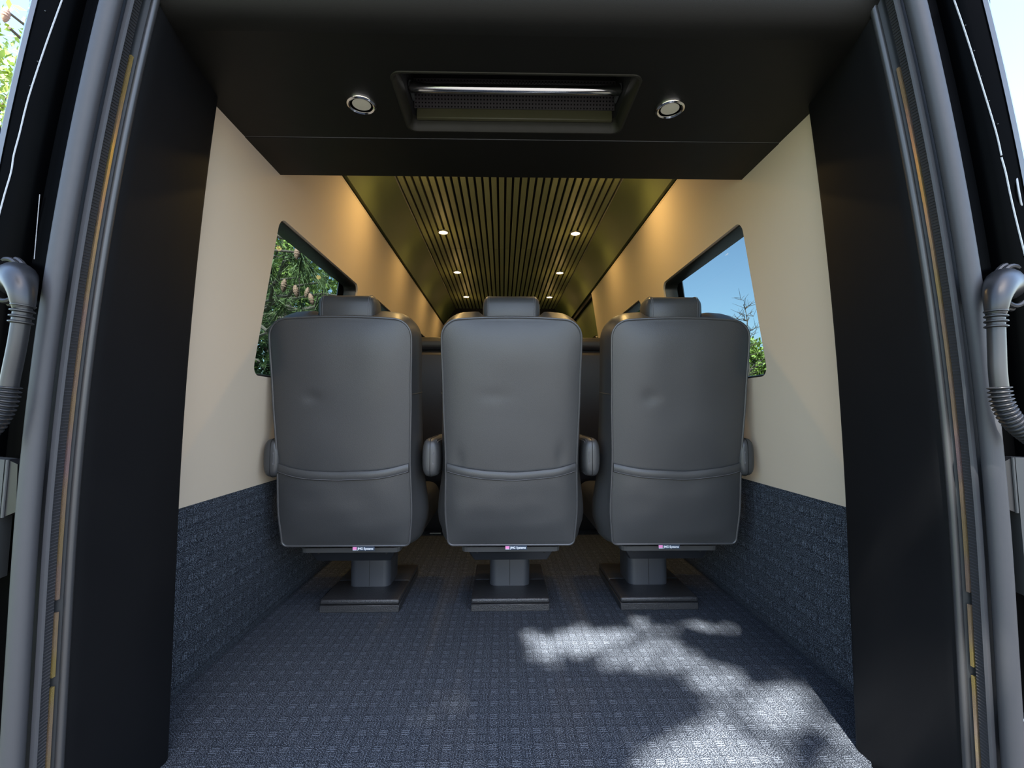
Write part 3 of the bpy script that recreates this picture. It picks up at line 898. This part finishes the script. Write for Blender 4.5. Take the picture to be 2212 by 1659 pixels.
# leather bench further forward
bn = thing('bench_seat', (0, 2.85, 0), 'dark leather bench glimpsed through the gaps between the captain seats', 'bench')
lo = bn.location
MB().rbox(-.70, .70, 2.56, 2.70, 1.062, 1.137, .03, 4).build('top_bolster', 'bench_leather', bn, lo)
MB().rbox(-.70, .70, 2.57, 2.72, .42, 1.060, .03, 4).build('backrest', 'bench_leather', bn, lo)
MB().rbox(-.69, .69, 2.60, 2.68, .9, 1.11, .004, 1).build('back_board', 'bench_leather', bn, lo)
MB().rbox(-.70, .70, 2.66, 3.15, .30, .44, .04, 4).build('seat_cushion', 'bench_leather', bn, lo)
MB().rbox(-.68, .68, 2.84, 3.10, .0, .30, .01, 2).build('base_box', 'tray_black', bn, lo)
st = thing('floor_strip', (-.43, 2.79, 0), 'short thin metal strip lying on the carpet between the left and middle seats', 'metal strip')
MB().rbox(-.46, -.395, 2.786, 2.794, .0, .006, .001, 1).build('strip', 'metal_trim', st, st.location)

# ------------------------------------------------------------------ outside: ground and trees
GZ = -0.62
mb = MB().quad((-60, -60, GZ), (60, -60, GZ), (60, 90, GZ), (-60, 90, GZ))
tag(mb.build('ground', 'asphalt', smooth=False), 'paved ground outside the van', kind='structure')
mb = MB()
mb.quad((-40, -30, GZ + .02), (-2.6, -30, GZ + .02), (-2.6, 60, GZ + .02), (-40, 60, GZ + .02))
tag(mb.build('lawn', 'grass', smooth=False), 'grass verge left of the van', kind='structure')

rng = np.random.default_rng(5)
def raw_mesh(name, v, f, mat, parent, o):
    me = bpy.data.meshes.new(name)
    v = np.asarray(v, dtype=np.float64) - np.asarray(o)
    me.from_pydata(v.tolist(), [], f.tolist() if hasattr(f, 'tolist') else f)
    me.materials.append(M[mat])
    ob = bpy.data.objects.new(name, me)
    COL.objects.link(ob)
    ob.parent = parent
    return ob
def leaves(centres, size, mat, parent, o, name='foliage'):
    """a cloud of small folded leaves, one per centre"""
    n = len(centres)
    a = rng.normal(size=(n, 3)); a /= np.linalg.norm(a, axis=1)[:, None]
    b = rng.normal(size=(n, 3)); b -= (b * a).sum(1)[:, None] * a; b /= np.linalg.norm(b, axis=1)[:, None]
    sz = size * rng.uniform(.6, 1.3, (n, 1))
    v = np.stack([centres - a * sz, centres + b * sz * .45, centres + a * sz, centres - b * sz * .45], 1).reshape(-1, 3)
    f = np.arange(4 * n).reshape(-1, 4)
    ob = raw_mesh(name, v, f, mat, parent, o)
    ob['kind'] = 'stuff'
    return ob
def tufts(centres, dirs, parent, o, length=.16, per=46, name='needles', mat='needle'):
    n = len(centres)
    c = np.repeat(centres, per, 0); d = np.repeat(dirs, per, 0)
    q = d + rng.normal(size=c.shape) * .55
    q /= np.linalg.norm(q, axis=1)[:, None]
    start = c + d * rng.uniform(-.06, .06, (len(c), 1))
    L = length * rng.uniform(.7, 1.15, (len(c), 1))
    w = np.cross(q, rng.normal(size=c.shape)); w /= np.linalg.norm(w, axis=1)[:, None]
    wd = .0022
    v = np.stack([start - w * wd, start + w * wd, start + q * L + np.array([0, 0, -.012])], 1).reshape(-1, 3)
    f = np.arange(3 * len(c)).reshape(-1, 3)
    ob = raw_mesh(name, v, f, mat, parent, o)
    ob['kind'] = 'stuff'
    return ob
def limb(a, b, r0, r1, sag=.1, n=7, wob=.04):
    a, b = Vector(a), Vector(b)
    pts = []
    for i in range(n):
        t = i / (n - 1)
        p = a.lerp(b, t); p.z += sag * math.sin(math.pi * t)
        if 0 < i < n - 1: p += Vector(rng.normal(size=3)) * wob
        pts.append(p)
    return pts, [r0 + (r1 - r0) * i / (n - 1) for i in range(n)]
def pine_cone(p, tilt, parent, o, L=.085):
    prof = []
    for k in range(13):
        t = k / 12
        prof.append((L * .20 * math.sin(math.pi * min(t * .92 + .06, 1)) ** .7 * (1 + .16 * (k % 2)), -L * t))
    m = MB().lathe(prof, (0, 0, 0), 'z', 12)
    R = Vector((0, 0, 1)).rotation_difference(Vector(tilt).normalized())
    m.v = [tuple(R @ Vector(q) + Vector(p)) for q in m.v]
    m.build('pine_cone', 'cone_brown', parent, o)

def pine_tree(base, height, tips, label, spread=0.5, per_tip=9, cones=(), extra=()):
    """pine with long needles: trunk, limbs reaching each tip, twigs carrying needle tufts"""
    t = thing('pine_tree', base, label, 'tree', 'pines left of the van')
    o = base
    top = (base[0] + .2, base[1] + .1, base[2] + height)
    pts, rr = limb(base, top, .17, .05, 0, 9, .04)
    MB().tube(pts, rr, 10).build('trunk', 'bark', t, o)
    C, D = [], []
    for tip in tips:
        z = max(base[2] + .8, min(top[2] - .2, tip[2] + .25 - .1 * rng.random()))
        k = (z - base[2]) / height
        a = Vector(base).lerp(Vector(top), k)
        pp, r2 = limb(a, tip, .035, .008, .12, 9, .03)
        MB().tube(pp, r2, 7).build('branch', 'bark', t, o)
        d = (Vector(tip) - a).normalized()
        for j in range(per_tip):
            q = rng.uniform(.35, 1.0)
            c = a.lerp(Vector(tip), q) + Vector(rng.normal(size=3)) * spread * (.35 + .5 * q) * Vector((1, 1, .7)).length / 1.5
            C.append(c); D.append((Vector(rng.normal(size=3)) * .7 + d + Vector((0, 0, .25))).normalized())
    for e in extra:
        C.append(Vector(e[0])); D.append(Vector(e[1]).normalized())
    C = np.array([list(c) for c in C]); D = np.array([list(q) for q in D])
    tufts(C, D, t, o)
    tw = MB()
    for c, q in list(zip(C, D))[::2]:
        tw.tube([c - q * .16 + np.array([0, 0, .02]), c + q * .03], [.004, .002], 5)
    tag(tw.build('twigs', 'bark', t, o), kind='stuff')
    for p, tl in cones: pine_cone(p, tl, t, o)
    return t
def wp(x, y, dist):                         # a point seen through pixel x,y at a distance from the camera
    v = ray(x, y); return CAM + v / np.linalg.norm(v) * dist
# pine close to the window: branch, cones and needle sprays
near_tips = [tuple(wp(x, y, d)) for x, y, d in ((668, 545, 3.3), (592, 610, 3.0), (690, 610, 3.9), (620, 690, 3.4), (575, 720, 3.2), (720, 650, 4.2), (640, 600, 4.6), (600, 540, 5.2), (690, 700, 5.0), (560, 780, 4.4), (740, 640, 5.6), (830, 680, 6.0), (870, 700, 6.4), (20, 60, 4.5), (40, 120, 4.9), (10, 20, 5.2))]
cone_px = [(643, 545, 3.2, (0, .1, .9)), (615, 615, 3.3, (.1, 0, 1)), (637, 628, 3.5, (-.2, 0, 1)), (669, 646, 3.5, (-.3, 0, 1)), (666, 633, 3.9, (.2, 0, 1)), (15, 28, 4.2, (.1, 0, 1))]
cones = []
for x, y, d, tl in cone_px:
    p = wp(x, y - 12, d); cones.append((tuple(p), tl))
sprays = []
for x, y, d in ((650, 562, 3.2), (668, 575, 3.25), (632, 560, 3.3), (700, 600, 3.7), (648, 660, 3.4), (672, 690, 3.5), (610, 660, 3.5), (690, 655, 3.8), (585, 580, 3.1)):
    for _ in range(2): sprays.append((tuple(wp(x, y, d)), (.3 * rng.normal(), .2, -.6 + .4 * rng.normal())))
pine_tree((-4.2, 7.2, GZ), 7.5, near_tips, 'long-needled pine with brown cones close outside the left windows', .55, 9, cones, sprays)
# big limbs crossing the upper part of the window
pt = [o for o in bpy.data.objects if o.name.startswith('pine_tree')][0]
bp = smooth_path([tuple(wp(x, y, d)) for x, y, d in ((560, 495, 3.4), (600, 510, 3.3), (640, 522, 3.25), (690, 556, 3.3), (740, 590, 3.6))], 4)
MB().tube(bp, [.016 - .0006 * i for i in range(len(bp))], 8).build('branch', 'bark', pt, pt.location)
bp = smooth_path([tuple(wp(x, y, d)) for x, y, d in ((555, 540, 3.4), (595, 541, 3.3), (640, 545, 3.2))], 4)
MB().tube(bp, .008, 8).build('branch', 'bark', pt, pt.location)

def crown_tree(name, base, crown, rad, nleaf, size, mat, label, cat='tree', group=None, trunk_r=.15, solid=.0):
    t = thing(name, base, label, cat, group)
    pts, rr = limb(base, (crown[0], crown[1], crown[2]), trunk_r, trunk_r * .35, 0, 7, .05)
    MB().tube(pts, rr, 9).build('trunk', 'bark', t, base)
    for k in range(6):
        a = rng.normal(size=3); a /= np.linalg.norm(a); a[2] = abs(a[2]) * .8
        pp, r2 = limb(Vector(pts[3 + k % 3]), tuple(np.array(crown) + a * np.array(rad) * .8), trunk_r * .35, trunk_r * .08, .1, 6, .05)
        MB().tube(pp, r2, 6).build('branch', 'bark', t, base)
    ncl = max(14, nleaf // 90)
    cd = rng.normal(size=(ncl, 3)); cd /= np.linalg.norm(cd, axis=1)[:, None]
    cc = np.array(crown) + cd * np.array(rad) * (rng.uniform(.25, 1, (ncl, 1)) ** .5)
    idx = rng.integers(0, ncl, nleaf)
    P = cc[idx] + rng.normal(size=(nleaf, 3)) * np.array(rad) * .16
    leaves(P, size, mat, t, base)
    return t
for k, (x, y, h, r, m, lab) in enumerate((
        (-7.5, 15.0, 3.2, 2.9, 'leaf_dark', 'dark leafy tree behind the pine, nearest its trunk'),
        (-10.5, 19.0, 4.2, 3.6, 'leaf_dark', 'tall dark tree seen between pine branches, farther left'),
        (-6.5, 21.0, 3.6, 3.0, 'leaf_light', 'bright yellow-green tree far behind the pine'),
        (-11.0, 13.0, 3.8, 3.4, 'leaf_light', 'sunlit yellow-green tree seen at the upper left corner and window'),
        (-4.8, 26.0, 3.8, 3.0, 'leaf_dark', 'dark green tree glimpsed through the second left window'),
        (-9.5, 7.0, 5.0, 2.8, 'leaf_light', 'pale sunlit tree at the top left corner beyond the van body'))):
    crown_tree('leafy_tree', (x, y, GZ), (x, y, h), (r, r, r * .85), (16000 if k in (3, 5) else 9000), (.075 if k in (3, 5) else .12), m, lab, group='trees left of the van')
p = wp(612, 505, 13)
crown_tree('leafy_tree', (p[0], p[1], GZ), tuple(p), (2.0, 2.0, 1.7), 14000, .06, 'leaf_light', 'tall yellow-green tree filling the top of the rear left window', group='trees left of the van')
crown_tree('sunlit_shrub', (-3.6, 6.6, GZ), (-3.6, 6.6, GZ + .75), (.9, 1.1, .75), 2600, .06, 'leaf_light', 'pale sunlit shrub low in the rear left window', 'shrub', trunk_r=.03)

# right side: distant green tree and a bare tree against the sky
p = wp(1636, 782, 26)
crown_tree('leafy_tree', (p[0], p[1], GZ), tuple(p), (1.0, 1.0, 1.1), 2600, .12, 'leaf_light', 'round green tree low in the rear right window', group='trees right of the van')
p = wp(1560, 830, 27)
crown_tree('leafy_tree', (p[0], p[1], GZ), tuple(p), (2.0, 1.6, .7), 2600, .13, 'leaf_dark', 'low green tree hidden mostly behind the right captain seat', group='trees right of the van')
p = wp(1365, 672, 24)
crown_tree('leafy_tree', (p[0], p[1], GZ), (p[0], p[1], p[2]), (1.9, 1.9, 1.6), 4200, .14, 'leaf_dark', 'green tree seen through the middle right window', group='trees right of the van')
p = wp(2212, 300, 30)
crown_tree('leafy_tree', (p[0] + 4, p[1], GZ), (p[0] + 4, p[1], 5), (3, 3, 3.5), 2600, .2, 'leaf_light', 'green tree beyond the right rear corner of the van', group='trees right of the van')
top = wp(1610, 668, 22); b0 = (top[0], top[1], GZ)
bt = thing('bare_tree', b0, 'leafless tree with fine twigs against the sky in the right window', 'tree')
pts, rr = limb(b0, tuple(top), .10, .012, 0, 12, .05)
MB().tube(pts, rr, 7).build('trunk', 'bark', bt, b0)
for k in range(26):
    i = int(rng.integers(5, 12)); a = pts[min(i, 11)]
    d = Vector((rng.normal() * .5, rng.normal() * .5, rng.uniform(.1, .6)))
    e = a + d * (1.6 - .09 * i)
    pp, r2 = limb(a, tuple(e), .022, .006, .05, 6, .04)
    br = MB().tube(pp, r2, 5).build('branch', 'bark', bt, b0)
    mb = MB()
    for j in range(6):
        q = pp[int(rng.integers(2, 6))]
        mb.tube([q, q + Vector((rng.normal() * .28, rng.normal() * .28, rng.uniform(.05, .35)))], [.008, .004], 4)
    mb.build('twig', 'bark', br, b0)

# the tree behind the photographer that dapples the floor
sb = (-4.4, -5.0, GZ)
sh = thing('shade_tree', sb, 'tree standing behind the photographer whose leaves dapple the carpet', 'tree')
pts, rr = limb(sb, (-3.4, -4.2, 6.4), .20, .08, 0, 9, .05)
MB().tube(pts, rr, 10).build('trunk', 'bark', sh, sb)
Ln = np.array(L_SUN)
GAPS = [  # (x, y) centre on the floor, radii, where the crown lets the sun through
    (.30, 1.52, .27, .10), (.36, 1.40, .25, .09), (.62, 1.60, .20, .06), (.10, 1.42, .07, .10), (.52, 1.30, .13, .06),
    (.52, 1.09, .22, .07), (.62, 1.19, .16, .05), (.66, .96, .14, .12), (.40, .98, .18, .08), (-.02, 1.63, .07, .025), (.80, 1.24, .08, .05), (.58, 1.03, .30, .085), (.34, .93, .12, .05)]
cl = []
for _ in range(2300):
    fx, fy, fz = rng.uniform(-1.15, 1.35), rng.uniform(.25, 2.0), 0.0
    dist = rng.uniform(6.8, 8.6)
    g = min(((fx - a) / c) ** 2 + ((fy - b) / d) ** 2 for a, b, c, d in GAPS)
    g *= 1 + .5 * mnoise.noise(Vector((fx * 9, fy * 9, 2.2)))
    if g < 1.0: continue
    cl.append(np.array([fx, fy, fz]) - Ln * dist)
cl = np.array(cl)
leaves(np.repeat(cl, 7, 0) + rng.normal(size=(len(cl) * 7, 3)) * .025, .075, 'leaf_dark', sh, sb)
for k in range(9):
    tip = cl[int(rng.integers(0, len(cl)))]
    pp, r2 = limb(pts[4 + k % 5], tuple(tip), .03, .008, .1, 8, .04)
    MB().tube(pp, r2, 6).build('branch', 'bark', sh, sb)

for path, r in (([(.36, .80), (.56, .98), (.66, 1.06), (.74, 1.16), (.82, 1.30)], .018), ([(.30, 1.06), (.50, 1.05), (.68, 1.04), (.86, 1.06)], .010), ([(.20, 1.36), (.40, 1.30), (.62, 1.34), (.78, 1.44)], .012)):
    q = [np.array([a, b, 0.0]) - Ln * (7.6 + .1 * i) for i, (a, b) in enumerate(path)]
    q = [Vector(pts[6])] + [Vector(p) for p in q]
    sp = smooth_path(q, 6)
    MB().tube(sp, [max(.006, r * 1.6 * (1 - i / len(sp))) for i in range(len(sp))], 7).build('branch', 'bark', sh, sb)
    tw = np.array([list(Vector(p)) for p in sp[6:]])
    leaves(np.repeat(tw, 3, 0) + rng.normal(size=(len(tw) * 3, 3)) * .03, .03, 'leaf_dark', sh, sb, 'sprig_leaves')
